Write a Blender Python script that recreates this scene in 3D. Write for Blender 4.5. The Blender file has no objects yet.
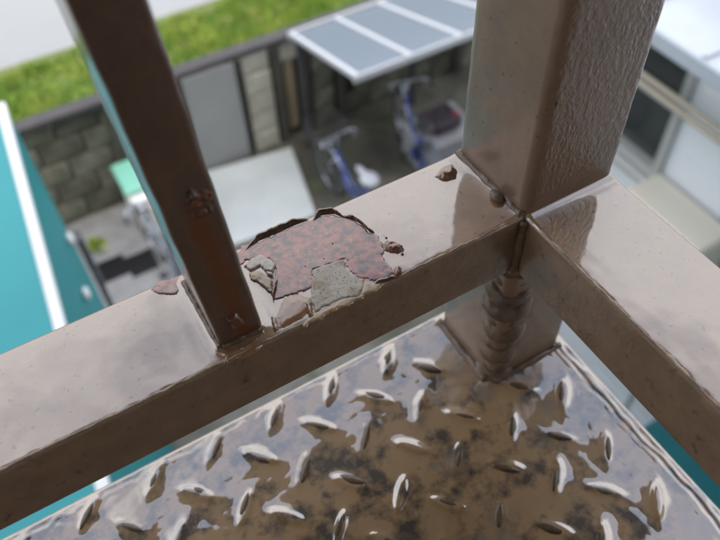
import bpy, math, random
import numpy as np
from mathutils import Vector, Matrix, noise
random.seed(7); np.random.seed(7)
scene = bpy.context.scene
col = scene.collection
RAD = math.radians

# ------------------------------------------------------------------ camera
CAM = np.array([-0.19443, -0.18283, 0.27853])
ROT = np.array([[0.86264, -0.504982, -0.029072], [-0.408847, -0.662269, -0.627888], [0.297819, 0.553528, -0.77776]])
FPX = 740.19
cam_data = bpy.data.cameras.new('camera')
cam = bpy.data.objects.new('camera', cam_data); col.objects.link(cam)
cam_data.sensor_width = 36.0
cam_data.lens = FPX / 720.0 * 36.0
cam_data.clip_start = 0.01; cam_data.clip_end = 3000.0
M = Matrix(((ROT[0][0], -ROT[1][0], -ROT[2][0], CAM[0]),
            (ROT[0][1], -ROT[1][1], -ROT[2][1], CAM[1]),
            (ROT[0][2], -ROT[1][2], -ROT[2][2], CAM[2]), (0, 0, 0, 1)))
cam.matrix_world = M
cam_data.dof.use_dof = True
cam_data.dof.focus_distance = 0.368
cam_data.dof.aperture_fstop = 8.8
cam_data.dof.aperture_blades = 0
scene.camera = cam

# ------------------------------------------------------------------ light: overcast, wet day
SUN_EL, SUN_AZ = RAD(66), RAD(195)        # azimuth measured from +Y towards +X
world = bpy.data.worlds.new('World'); scene.world = world; world.use_nodes = True
nt = world.node_tree; N = nt.nodes; L = nt.links
for n in list(N): N.remove(n)
out = N.new('ShaderNodeOutputWorld'); bg = N.new('ShaderNodeBackground')
sky = N.new('ShaderNodeTexSky'); sky.sky_type = 'NISHITA'; sky.sun_disc = False
sky.sun_elevation = SUN_EL; sky.sun_rotation = SUN_AZ
sky.dust_density = 4.0; sky.air_density = 1.2; sky.ozone_density = 1.0
hs = N.new('ShaderNodeHueSaturation'); hs.inputs['Saturation'].default_value = 1.1; hs.inputs['Value'].default_value = 1.9
tc = N.new('ShaderNodeTexCoord')
cn = N.new('ShaderNodeTexNoise'); cn.inputs['Scale'].default_value = 3.2; cn.inputs['Detail'].default_value = 5; cn.inputs['Roughness'].default_value = 0.55
cr = N.new('ShaderNodeValToRGB'); cr.color_ramp.elements[0].position = 0.42; cr.color_ramp.elements[1].position = 0.62
cr.color_ramp.elements[0].color = (0, 0, 0, 1); cr.color_ramp.elements[1].color = (1, 1, 1, 1)
mx = N.new('ShaderNodeMix'); mx.data_type = 'RGBA'
L.new(tc.outputs['Generated'], cn.inputs['Vector'])
sx = N.new('ShaderNodeSeparateXYZ'); L.new(tc.outputs['Generated'], sx.inputs[0])       # whiter towards the horizon, blue breaks higher up
m1 = N.new('ShaderNodeMath'); m1.operation = 'MULTIPLY_ADD'; m1.inputs[1].default_value = -2.2; m1.inputs[2].default_value = 1.77
L.new(sx.outputs['Z'], m1.inputs[0])
m2 = N.new('ShaderNodeMath'); m2.operation = 'ADD'; L.new(m1.outputs[0], m2.inputs[0]); L.new(cn.outputs['Fac'], m2.inputs[1])
L.new(m2.outputs[0], cr.inputs['Fac'])
L.new(sky.outputs['Color'], hs.inputs['Color']); L.new(hs.outputs['Color'], mx.inputs[6])
mx.inputs[7].default_value = (19.0, 19.1, 19.5, 1)
mm = N.new('ShaderNodeMath'); mm.operation = 'MULTIPLY_ADD'; mm.inputs[1].default_value = 0.78; mm.inputs[2].default_value = 0.18
L.new(cr.outputs['Color'], mm.inputs[0]); L.new(mm.outputs[0], mx.inputs[0])
cz = N.new('ShaderNodeClamp'); L.new(sx.outputs['Z'], cz.inputs[0])                       # overcast sky: dimmer at the horizon than overhead
ov = N.new('ShaderNodeMath'); ov.operation = 'MULTIPLY_ADD'; ov.inputs[1].default_value = 0.62; ov.inputs[2].default_value = 0.45; L.new(cz.outputs[0], ov.inputs[0])
om = N.new('ShaderNodeVectorMath'); om.operation = 'SCALE'; L.new(mx.outputs[2], om.inputs[0]); L.new(ov.outputs[0], om.inputs['Scale'])
L.new(om.outputs[0], bg.inputs['Color']); bg.inputs['Strength'].default_value = 0.15
L.new(bg.outputs['Background'], out.inputs['Surface'])
sd = bpy.data.lights.new('sun', 'SUN'); sd.energy = 0.5; sd.angle = RAD(35); sd.color = (1.0, 0.96, 0.9)
sun = bpy.data.objects.new('sun', sd); col.objects.link(sun)
sdir = Vector((math.sin(SUN_AZ) * math.cos(SUN_EL), math.cos(SUN_AZ) * math.cos(SUN_EL), math.sin(SUN_EL)))
sun.rotation_euler = sdir.to_track_quat('Z', 'Y').to_euler()
sun.location = (0, 0, 6)
vs = scene.view_settings
vs.view_transform = 'Standard'; vs.look = 'None'; vs.gamma = 1.0; vs.use_curve_mapping = False
vs.exposure = 0.22

# ------------------------------------------------------------------ helpers
W = 0.06            # post and rail width
RH = 0.0415         # rail depth
ZP = -0.16338       # top of the landing plate
G = CAM[2] - 5.3    # ground level of the yard

def ray(u, v): return ROT.T @ np.array([(u - 360) / FPX, (v - 270) / FPX, 1.0])
def onz(u, v, z): d = ray(u, v); return CAM + d * ((z - CAM[2]) / d[2])
def onx(u, v, x): d = ray(u, v); return CAM + d * ((x - CAM[0]) / d[0])
def ony(u, v, y): d = ray(u, v); return CAM + d * ((y - CAM[1]) / d[1])
def nz(x, y, z=0.0): return noise.noise(Vector((x, y, z)))
def sstep(a, b, x):
    t = np.clip((x - a) / (b - a), 0, 1); return t * t * (3 - 2 * t)

def mat(name, c1, c2=None, scale=8.0, detail=4.0, lo=0.35, hi=0.65, rough=0.5, rough2=None, bump=0.0, bscale=60.0, bdetail=3.0,
        bdist=0.001, coat=0.0, crough=0.05, cior=1.5, metal=0.0, spec=0.5, rand=0.0, trans=0.0, ior=1.5, alpha=1.0, stretch=None,
        c3=None, scale3=30.0, lo3=0.55, hi3=0.62, emit=None, coatbump=True, extra=None):
    m = bpy.data.materials.new(name); m.use_nodes = True
    t = m.node_tree; n = t.nodes; l = t.links
    b = n['Principled BSDF']
    tcn = n.new('ShaderNodeTexCoord'); vec = tcn.outputs['Object']
    if stretch:
        mp = n.new('ShaderNodeMapping'); mp.inputs['Scale'].default_value = stretch
        l.new(vec, mp.inputs['Vector']); vec = mp.outputs['Vector']
    colr = None
    def ns(sc, dt):
        q = n.new('ShaderNodeTexNoise'); q.inputs['Scale'].default_value = sc; q.inputs['Detail'].default_value = dt
        q.inputs['Roughness'].default_value = 0.6; l.new(vec, q.inputs['Vector']); return q
    def ramp(q, a, bb):
        r = n.new('ShaderNodeMapRange'); r.inputs[1].default_value = a; r.inputs[2].default_value = bb; r.clamp = True
        l.new(q.outputs['Fac'], r.inputs[0]); return r.outputs[0]
    if c2 is not None:
        q = ns(scale, detail); f = ramp(q, lo, hi)
        mxx = n.new('ShaderNodeMix'); mxx.data_type = 'RGBA'; l.new(f, mxx.inputs[0])
        mxx.inputs[6].default_value = (*c1, 1); mxx.inputs[7].default_value = (*c2, 1); colr = mxx.outputs[2]
        if rough2 is not None:
            mr = n.new('ShaderNodeMapRange'); l.new(f, mr.inputs[0]); mr.inputs[3].default_value = rough; mr.inputs[4].default_value = rough2
            l.new(mr.outputs[0], b.inputs['Roughness'])
    if c3 is not None:
        q3 = ns(scale3, 3.0); f3 = ramp(q3, lo3, hi3)
        m3 = n.new('ShaderNodeMix'); m3.data_type = 'RGBA'; l.new(f3, m3.inputs[0])
        if colr is not None: l.new(colr, m3.inputs[6])
        else: m3.inputs[6].default_value = (*c1, 1)
        m3.inputs[7].default_value = (*c3, 1); colr = m3.outputs[2]
    if rand > 0:
        oi = n.new('ShaderNodeObjectInfo'); mr = n.new('ShaderNodeMapRange'); mr.inputs[3].default_value = 1 - rand; mr.inputs[4].default_value = 1 + rand
        l.new(oi.outputs['Random'], mr.inputs[0])
        hh = n.new('ShaderNodeHueSaturation')
        if colr is not None: l.new(colr, hh.inputs['Color'])
        else: hh.inputs['Color'].default_value = (*c1, 1)
        l.new(mr.outputs[0], hh.inputs['Value']); colr = hh.outputs['Color']
    if extra and colr is not None: colr = extra(n, l, vec, colr)
    if colr is not None: l.new(colr, b.inputs['Base Color'])
    else: b.inputs['Base Color'].default_value = (*c1, 1)
    if not (c2 is not None and rough2 is not None): b.inputs['Roughness'].default_value = rough
    b.inputs['Metallic'].default_value = metal; b.inputs['Specular IOR Level'].default_value = spec
    b.inputs['Coat Weight'].default_value = coat; b.inputs['Coat Roughness'].default_value = crough; b.inputs['Coat IOR'].default_value = cior
    b.inputs['Transmission Weight'].default_value = trans; b.inputs['IOR'].default_value = ior; b.inputs['Alpha'].default_value = alpha
    if emit: b.inputs['Emission Color'].default_value = (*emit[:3], 1); b.inputs['Emission Strength'].default_value = emit[3]
    if bump > 0:
        qb = ns(bscale, bdetail); bp = n.new('ShaderNodeBump'); bp.inputs['Strength'].default_value = bump; bp.inputs['Distance'].default_value = bdist
        l.new(qb.outputs['Fac'], bp.inputs['Height']); l.new(bp.outputs['Normal'], b.inputs['Normal'])
        if coatbump: l.new(bp.outputs['Normal'], b.inputs['Coat Normal'])
    return m

class MB:
    def __init__(s): s.v = []; s.f = []
    def add(s, vs_, fs): o = len(s.v); s.v += [tuple(map(float, q)) for q in vs_]; s.f += [tuple(i + o for i in q) for q in fs]; return s
    def box(s, x0, x1, y0, y1, z0, z1, bev=0.0):
        if bev <= 0:
            return s.add([(x0,y0,z0),(x1,y0,z0),(x1,y1,z0),(x0,y1,z0),(x0,y0,z1),(x1,y0,z1),(x1,y1,z1),(x0,y1,z1)],
                  [(0,3,2,1),(4,5,6,7),(0,1,5,4),(1,2,6,5),(2,3,7,6),(3,0,4,7)])
        b = bev   # chamfered box: 24 verts
        vv = []; idx = {}
        for sx in (0, 1):
            for sy in (0, 1):
                for sz in (0, 1):
                    X, Y, Z = (x0, x1)[sx], (y0, y1)[sy], (z0, z1)[sz]
                    dx, dy, dz = (b, -b)[sx], (b, -b)[sy], (b, -b)[sz]
                    idx[(sx,sy,sz,'x')] = len(vv); vv.append((X, Y+dy, Z+dz))
                    idx[(sx,sy,sz,'y')] = len(vv); vv.append((X+dx, Y, Z+dz))
                    idx[(sx,sy,sz,'z')] = len(vv); vv.append((X+dx, Y+dy, Z))
        I = lambda a, b_, c, d: idx[(a, b_, c, d)]
        ff = []
        for k in (0, 1):
            ff.append([I(k,0,0,'x'), I(k,1,0,'x'), I(k,1,1,'x'), I(k,0,1,'x')])
            ff.append([I(0,k,0,'y'), I(1,k,0,'y'), I(1,k,1,'y'), I(0,k,1,'y')])
            ff.append([I(0,0,k,'z'), I(1,0,k,'z'), I(1,1,k,'z'), I(0,1,k,'z')])
        for a in (0, 1):
            for c in (0, 1):
                ff.append([I(a,c,0,'x'), I(a,c,1,'x'), I(a,c,1,'y'), I(a,c,0,'y')])
                ff.append([I(a,0,c,'x'), I(a,1,c,'x'), I(a,1,c,'z'), I(a,0,c,'z')])
                ff.append([I(0,a,c,'y'), I(1,a,c,'y'), I(1,a,c,'z'), I(0,a,c,'z')])
        for a in (0, 1):
            for c in (0, 1):
                for d in (0, 1): ff.append([I(a,c,d,'x'), I(a,c,d,'y'), I(a,c,d,'z')])
        return s.add(vv, ff)
    def tube(s, pts, r, n=10, cap=True):
        pts = [Vector(q) for q in pts]; rs = r if isinstance(r, (list, tuple)) else [r] * len(pts)
        rings = []; up = Vector((0.31, 0.17, 0.93))
        for i, q in enumerate(pts):
            d = (pts[min(i+1, len(pts)-1)] - pts[max(i-1, 0)]).normalized()
            a = d.cross(up)
            if a.length < 1e-3: a = d.cross(Vector((1, 0, 0)))
            a.normalize(); b = d.cross(a)
            rings.append([q + (a * math.cos(2*math.pi*k/n) + b * math.sin(2*math.pi*k/n)) * rs[i] for k in range(n)])
        vv = [w for rr in rings for w in rr]; ff = []
        for i in range(len(pts) - 1):
            for k in range(n): ff.append((i*n+k, i*n+(k+1) % n, (i+1)*n+(k+1) % n, (i+1)*n+k))
        if cap: ff.append(tuple(range(n))[::-1]); ff.append(tuple((len(pts)-1)*n + k for k in range(n)))
        return s.add(vv, ff)
    def torus(s, c, axis, R_, r, n=28, m=8):
        ax = Vector(axis).normalized(); a = ax.cross(Vector((0.3, 0.2, 0.9))).normalized(); b = ax.cross(a); c = Vector(c)
        vv = []; ff = []
        for i in range(n):
            t = 2*math.pi*i/n; rad = a*math.cos(t) + b*math.sin(t)
            for j in range(m):
                q = 2*math.pi*j/m; vv.append(c + rad*(R_ + r*math.cos(q)) + ax*r*math.sin(q))
        for i in range(n):
            for j in range(m): ff.append((i*m+j, ((i+1) % n)*m+j, ((i+1) % n)*m+(j+1) % m, i*m+(j+1) % m))
        return s.add(vv, ff)
    def ball(s, c, rx, ry=None, rz=None, n=12, m=8):
        ry = ry or rx; rz = rz or rx
        vv = []; ff = []
        for i in range(m + 1):
            p_ = math.pi * i / m
            for j in range(n):
                t = 2*math.pi*j/n
                vv.append((c[0]+rx*math.sin(p_)*math.cos(t), c[1]+ry*math.sin(p_)*math.sin(t), c[2]+rz*math.cos(p_)))
        for i in range(m):
            for j in range(n): ff.append((i*n+j, (i+1)*n+j, (i+1)*n+(j+1) % n, i*n+(j+1) % n))
        return s.add(vv, ff)
    def prism(s, poly, z0, z1):
        n = len(poly); vv = [(q[0], q[1], z0) for q in poly] + [(q[0], q[1], z1) for q in poly]
        ff = [tuple(range(n))[::-1], tuple(range(n, 2*n))] + [(i, (i+1) % n, n+(i+1) % n, n+i) for i in range(n)]
        return s.add(vv, ff)
    def build(s, name, m, parent=None, smooth=False, loc=None):
        me = bpy.data.meshes.new(name); me.from_pydata(s.v, [], s.f); me.validate(); me.update()
        import bmesh
        bm = bmesh.new(); bm.from_mesh(me); bmesh.ops.recalc_face_normals(bm, faces=bm.faces); bm.to_mesh(me); bm.free()
        if smooth: me.polygons.foreach_set('use_smooth', [True] * len(me.polygons))
        me.materials.append(m)
        o = bpy.data.objects.new(name, me); col.objects.link(o)
        if parent: o.parent = parent
        if loc is not None: o.location = loc
        return o

def sheet(name, X, Y, Z, m, parent=None, mask=None, smooth=True):
    """mesh from a grid of points (2-D arrays); cells whose four corners are in the mask are kept"""
    r, c = X.shape
    vv = np.stack([X.ravel(), Y.ravel(), Z.ravel()], 1)
    idx = np.arange(r*c).reshape(r, c)
    q = np.stack([idx[:-1,:-1], idx[1:,:-1], idx[1:,1:], idx[:-1,1:]], -1).reshape(-1, 4)
    if mask is not None:
        k = (mask[:-1,:-1] & mask[1:,:-1] & mask[1:,1:] & mask[:-1,1:]).ravel(); q = q[k]
        used = np.unique(q); mp = -np.ones(r*c, int); mp[used] = np.arange(len(used)); vv = vv[used]; q = mp[q]
    me = bpy.data.meshes.new(name)
    me.vertices.add(len(vv)); me.vertices.foreach_set('co', vv.ravel())
    me.loops.add(q.size); me.loops.foreach_set('vertex_index', q.ravel())
    me.polygons.add(len(q)); me.polygons.foreach_set('loop_start', np.arange(0, q.size, 4))
    me.update(calc_edges=True); me.validate()
    me.polygons.foreach_set('use_smooth', [smooth] * len(me.polygons))
    me.materials.append(m)
    o = bpy.data.objects.new(name, me); col.objects.link(o)
    if parent: o.parent = parent
    return o

def tag(o, label=None, cat=None, group=None, kind=None):
    if label: o['label'] = label
    if cat: o['category'] = cat
    if group: o['group'] = group
    if kind: o['kind'] = kind
    return o
def empty(name, loc=(0, 0, 0), rz=0.0):
    o = bpy.data.objects.new(name, None); col.objects.link(o); o.location = loc; o.rotation_euler = (0, 0, rz); o.empty_display_size = 0.05
    return o
def copy_tree(o, parent=None):
    c = o.copy(); col.objects.link(c); c.parent = parent
    for ch in list(o.children): copy_tree(ch, c)
    return c

def seg_dist(PX, PY, poly):
    d = np.full(PX.shape, 1e9); n = len(poly); inside = np.zeros(PX.shape, bool)
    for i in range(n):
        ax, ay = poly[i]; bx, by = poly[(i+1) % n]
        ex, ey = bx-ax, by-ay; L2 = ex*ex+ey*ey+1e-18
        t = np.clip(((PX-ax)*ex+(PY-ay)*ey)/L2, 0, 1)
        d = np.minimum(d, np.hypot(PX-ax-t*ex, PY-ay-t*ey))
        cnd = ((ay > PY) != (by > PY)) & (PX < (bx-ax)*(PY-ay)/(by-ay+1e-18)+ax); inside ^= cnd
    return np.where(inside, d, -d)
def ngrid(X, Y, sc, z=0.0, octv=2):
    out_ = np.empty(X.shape); fx = X.ravel()*sc; fy = Y.ravel()*sc
    r = np.array([sum(nz(a*2**o, b*2**o, z+o*7.3)/2**o for o in range(octv)) for a, b in zip(fx, fy)])
    return r.reshape(X.shape)
def patch(name, poly, m, parent, z0, th, edge=0.0008, res=0.0005, jit=0.0006, jsc=500, rel=0.0, rsc=300, seed=0.0, tilt=None):
    """a thin uneven slab with an irregular outline lying on a horizontal surface; th may be a function of X, Y"""
    poly = np.array(poly)[:, :2]; lo_ = poly.min(0) - 0.002; hi_ = poly.max(0) + 0.002
    xs = np.arange(lo_[0], hi_[0], res); ys = np.arange(lo_[1], hi_[1], res); X, Y = np.meshgrid(xs, ys)
    d = seg_dist(X, Y, poly) + jit*ngrid(X, Y, jsc, seed, 2) + jit*0.35*ngrid(X, Y, 900, seed+20, 1)
    H = th(X, Y) if callable(th) else th
    Z = z0 + H*sstep(0, edge, d) - 0.0004*(1-sstep(-0.0002, 0.0003, d))
    if rel: Z = Z + rel*ngrid(X, Y, rsc, seed+3, 3)*sstep(0, edge, d)
    return sheet(name, X, Y, Z, m, parent, mask=(d > -res*0.9))
def px(pts, z=0.0006, ox=0.0, oy=0.0, s=1.0): return [onz(ox + u/s, oy + v/s, z) for u, v in pts]

# ------------------------------------------------------------------ materials of the landing
CI = 2.05
M_rail = mat('brown_gloss_paint', (0.195, 0.125, 0.083), (0.150, 0.097, 0.065), scale=60, rough=0.5, bump=0.6, bscale=170, bdist=0.0007, coat=0.4, crough=0.2, cior=1.5,
             c3=(0.07, 0.045, 0.03), scale3=130, lo3=0.60, hi3=0.75)
M_top = mat('rain_wet_paint', (0.225, 0.130, 0.066), (0.165, 0.095, 0.052), scale=90, detail=6, rough=0.45, bump=0.045, bscale=380, bdist=0.0003, coat=1.0, crough=0.045, cior=2.0,
            c3=(0.035, 0.024, 0.018), scale3=260, lo3=0.63, hi3=0.68)
PC = dict(c1=(0.180, 0.118, 0.085), c2=(0.140, 0.092, 0.067), scale=45, rough=0.42, cior=1.5, c3=(0.03, 0.02, 0.015), scale3=300, lo3=0.66, hi3=0.70)
M_post = mat('worn_brown_paint', bump=0.25, bscale=240, bdist=0.0006, coat=0.55, crough=0.16, **PC)
M_postw = mat('rain_beaded_brown_paint', bump=1.0, bscale=330, bdist=0.0011, bdetail=2.0, coat=0.6, crough=0.12, stretch=(1, 1, 0.6), **PC)
BALARGS = dict(c1=(0.108, 0.064, 0.045), c2=(0.078, 0.047, 0.034), scale=70, rough=0.4, bump=0.55, bscale=110, bdist=0.0009, coat=0.7, crough=0.14, cior=1.5)
M_bal = mat('dark_brown_paint', **BALARGS)
def streak(n, l, vec, c):
    """rust run down the near face of one bar: a stain with its own feathered outline"""
    sp = n.new('ShaderNodeSeparateXYZ'); l.new(vec, sp.inputs[0])
    q = n.new('ShaderNodeTexNoise'); q.inputs['Scale'].default_value = 170; q.inputs['Detail'].default_value = 4; l.new(vec, q.inputs['Vector'])
    def mth(op, a_, b_, c_=None):
        m_ = n.new('ShaderNodeMath'); m_.operation = op
        for i_, v_ in enumerate((a_, b_, c_)):
            if v_ is None: continue
            if isinstance(v_, (int, float)): m_.inputs[i_].default_value = v_
            else: l.new(v_, m_.inputs[i_])
        return m_.outputs[0]
    xc = mth('MULTIPLY_ADD', sp.outputs['Z'], -0.012, 0.0122)
    dx = mth('ABSOLUTE', mth('SUBTRACT', sp.outputs['X'], xc), 0)
    wdt = mth('MULTIPLY_ADD', q.outputs['Fac'], 0.0065, 0.0008)
    m1_ = n.new('ShaderNodeMapRange'); l.new(mth('SUBTRACT', wdt, dx), m1_.inputs[0]); m1_.inputs[1].default_value = -0.0018; m1_.inputs[2].default_value = 0.0022
    m2_ = n.new('ShaderNodeMapRange'); l.new(sp.outputs['Z'], m2_.inputs[0]); m2_.inputs[1].default_value = 0.086; m2_.inputs[2].default_value = 0.080
    m3_ = n.new('ShaderNodeMapRange'); l.new(sp.outputs['Y'], m3_.inputs[0]); m3_.inputs[1].default_value = 0.004; m3_.inputs[2].default_value = 0.002
    f_ = mth('MULTIPLY', mth('MULTIPLY', m1_.outputs[0], m2_.outputs[0]), m3_.outputs[0])
    mx_ = n.new('ShaderNodeMix'); mx_.data_type = 'RGBA'; l.new(f_, mx_.inputs[0]); l.new(c, mx_.inputs[6]); mx_.inputs[7].default_value = (0.12, 0.036, 0.012, 1); return mx_.outputs[2]
M_bal_stained = mat('dark_brown_paint_with_rust_run', extra=streak, **BALARGS)
M_plate = mat('muddy_wet_plate', (0.205, 0.128, 0.060), (0.022, 0.014, 0.008), scale=58, detail=5, lo=0.46, hi=0.62, rough=0.5, coat=1.0, crough=0.012, cior=2.3,
              c3=(0.13, 0.10, 0.072), scale3=26, lo3=0.57, hi3=0.70)
M_lug = mat('wet_lug_paint', (0.085, 0.055, 0.03), (0.03, 0.02, 0.012), scale=150, rough=0.5, coat=0.7, crough=0.08, cior=1.4, rand=0.2, spec=0.2)
M_rust = mat('wet_bare_rust', (0.25, 0.068, 0.042), (0.040, 0.013, 0.020), scale=240, detail=7, lo=0.40, hi=0.60, rough=0.5, bump=0.03, bscale=900, bdist=0.0003, coat=1.0, crough=0.05, cior=1.62,
             c3=(0.40, 0.15, 0.07), scale3=420, lo3=0.60, hi3=0.72)
M_blackrust = mat('black_wet_rust', (0.018, 0.010, 0.008), (0.07, 0.022, 0.014), scale=300, rough=0.3, bump=0.6, bscale=500, bdist=0.0008, coat=0.35, crough=0.08)
M_orange = mat('orange_rust', (0.17, 0.050, 0.018), (0.055, 0.018, 0.010), scale=220, rough=0.45, bump=0.5, bscale=350, bdist=0.0008, coat=1.0, crough=0.08)
M_rusty = mat('crusted_rust', (0.03, 0.015, 0.010), (0.15, 0.045, 0.016), scale=260, lo=0.45, hi=0.6, rough=0.35, bump=0.4, bscale=500, bdist=0.0006, coat=0.8, crough=0.1)
M_primer = mat('grey_primer', (0.31, 0.285, 0.245), (0.21, 0.16, 0.10), scale=95, lo=0.48, hi=0.66, rough=0.6, bump=0.3, bscale=600, bdist=0.0004, c3=(0.06, 0.05, 0.045), scale3=850, lo3=0.59, hi3=0.64, coat=0.35, crough=0.25)
M_ochre = mat('ochre_stain', (0.26, 0.17, 0.07), (0.15, 0.095, 0.045), scale=180, rough=0.5, bump=0.3, bscale=500, bdist=0.0004, coat=1.0, crough=0.1)
M_chip = mat('pale_paint_chip', (0.40, 0.37, 0.34), (0.24, 0.20, 0.16), scale=150, rough=0.45, coat=0.5, crough=0.15)
M_tan = mat('tan_paint_edge', (0.33, 0.23, 0.15), (0.2, 0.13, 0.08), scale=250, rough=0.5, coat=0.5, crough=0.1)
M_film = mat('amber_runoff', (0.21, 0.095, 0.032), (0.11, 0.045, 0.016), scale=160, rough=0.4, coat=1.0, crough=0.03, cior=1.6)
M_weld = mat('painted_weld', (0.13, 0.085, 0.06), (0.075, 0.05, 0.036), scale=120, rough=0.4, bump=0.5, bscale=260, bdist=0.0008, coat=0.3, crough=0.2, cior=1.5, spec=0.3)
M_steel = mat('brown_steel', (0.10, 0.07, 0.055), (0.08, 0.055, 0.04), scale=10, rough=0.5)

# ------------------------------------------------------------------ landing floor (chequer plate) and what carries it
P_EDGE = 0.067
floor = MB().box(-2.6, P_EDGE, -1.6, P_EDGE, ZP-0.0085, ZP-0.0030).build('landing_floor', M_steel); tag(floor, kind='structure')
MB().box(-2.6, P_EDGE-0.012, P_EDGE-0.019, P_EDGE-0.012, ZP-0.14, ZP-0.0086).build('edge_beam', M_steel, floor)
MB().box(P_EDGE-0.019, P_EDGE-0.012, -1.6, P_EDGE-0.0192, ZP-0.14, ZP-0.0086).build('edge_beam', M_steel, floor)
MB().box(-0.06, 0.02, -0.06, 0.02, G, ZP-0.0088).build('support_column', M_steel, floor)
PITCH = 0.043; HL, HW, LH = 0.0108, 0.0030, 0.0012
lugs = []
for i in range(-12, 5):
    for j in range(-6, 11):
        for k, (ox, oy, an) in enumerate(((-0.0715, 0.0312, -48), (-0.050, 0.0527, 47))):
            x, y = ox + i*PITCH, oy - j*PITCH
            if -0.535 < x < P_EDGE-0.010 and -0.345 < y < P_EDGE-0.010 and not (-0.008 < x < 0.066 and -0.008 < y < 0.066):
                lugs.append((x + random.gauss(0, .0005), y + random.gauss(0, .0005), RAD(an + random.gauss(0, 2))))
# water film standing on the plate, climbing round every lug
res = 0.0012
xs = np.concatenate([np.arange(-0.56, P_EDGE-0.0005, res), [P_EDGE-0.0003]]); ys = np.concatenate([np.arange(-0.37, P_EDGE-0.0005, res), [P_EDGE-0.0003]])
X, Y = np.meshgrid(xs, ys)
Hh = np.zeros(X.shape)
for (lx, ly, la) in lugs:
    am_, lm_ = random.uniform(0.00025, 0.00095), random.uniform(0.0017, 0.0036); lx += random.gauss(0, .0011); ly += random.gauss(0, .0011)
    ix = np.where(abs(xs-lx) < 0.034)[0]; iy = np.where(abs(ys-ly) < 0.034)[0]
    sl = np.ix_(iy, ix); dx = X[sl]-lx; dy = Y[sl]-ly
    a = dx*math.cos(la)+dy*math.sin(la); b = -dx*math.sin(la)+dy*math.cos(la)
    e = np.sqrt((a/HL)**2 + (b/HW)**2) + 1e-6; dd = np.sqrt(a*a+b*b)*(1-1/e)
    Hh[sl] += am_*np.exp(-np.maximum(dd, -0.001)/lm_)
ex = P_EDGE - X; ey = P_EDGE - Y
Hh += 0.0014*ngrid(X, Y, 26, 1.0, 2)*0.05
Hh += 0.00004*ngrid(X, Y, 160, 5.0, 2) + 0.00010*ngrid(X, Y, 62, 15.0, 2)
wv = 0.0045*ngrid(X, Y*0.5, 70, 9.0, 3)
Hh += 0.00013*np.sin((ex+wv)*2*math.pi/0.0058)*np.exp(-((ex-0.008)/0.006)**2)
Hh += 0.00008*np.sin((ey+wv)*2*math.pi/0.0065)*np.exp(-((ey-0.006)/0.004)**2)
dp = np.maximum(np.maximum(-X, X-W), np.maximum(-Y, Y-W))        # distance from the post
Hh += 0.0016*np.exp(-np.maximum(dp, 0)/0.0045)
edge = np.minimum(ex, ey); Hh -= 0.0026*(1-sstep(0, 0.0028, edge))**2
far = np.minimum(X+0.56, Y+0.37); Hh -= 0.0035*(1-sstep(0, 0.03, far))
w = sheet('water_film', X, Y, ZP+Hh, M_plate, floor); w['label'] = 'thin sheet of rusty rainwater standing on the chequer plate'
# one lug mesh shared by all
nl, ml = 20, 5
lv = []; lf = []
for r in range(ml+1):
    q = 1 - r/ml
    for k in range(nl):
        t = 2*math.pi*k/nl; ct, st = math.cos(t), math.sin(t)
        sharp = abs(st)**0.8*(1 if st >= 0 else -1)
        lv.append((HL*q*ct, HW*q*sharp*(1-0.25*abs(ct)), LH*(1-q**2.6) - 0.0013*(r == 0)))
for r in range(ml):
    for k in range(nl): lf.append((r*nl+k, r*nl+(k+1) % nl, (r+1)*nl+(k+1) % nl, (r+1)*nl+k))
lug0 = MB().add(lv, lf).build('raised_lug', M_lug, floor, smooth=True)
for n_, (lx, ly, la) in enumerate(lugs):
    o = lug0 if n_ == 0 else lug0.copy()
    if n_: col.objects.link(o)
    o.location = (lx, ly, ZP+0.0003-random.uniform(0, .0005)); o.rotation_euler = (0, 0, la); q_ = random.uniform(.85, 1.1); o.scale = (q_, q_*random.uniform(.8, 1.35), random.uniform(.8, 1.15))
rest = MB()
for i in range(-60, 5):
    for j in range(-6, 42):
        for (ox, oy, an) in ((-0.0715, 0.0312, -48), (-0.050, 0.0527, 47)):
            x, y = ox+i*PITCH, oy-j*PITCH
            if -2.58 < x < P_EDGE-0.01 and -1.58 < y < P_EDGE-0.01 and not (x > -0.535 and y > -0.345):
                c_, s_ = math.cos(RAD(an)), math.sin(RAD(an)); pp = []
                for (u, v, z) in ((-HL,0,0),(0,-HW,0),(HL,0,0),(0,HW,0),(0,0,LH)): pp.append((x+u*c_-v*s_, y+u*s_+v*c_, ZP-0.0031+z*1.2))
                rest.add(pp, [(0,1,4),(1,2,4),(2,3,4),(3,0,4)])
r_ = rest.build('raised_lug', M_lug, floor); r_['kind'] = 'stuff'
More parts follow.
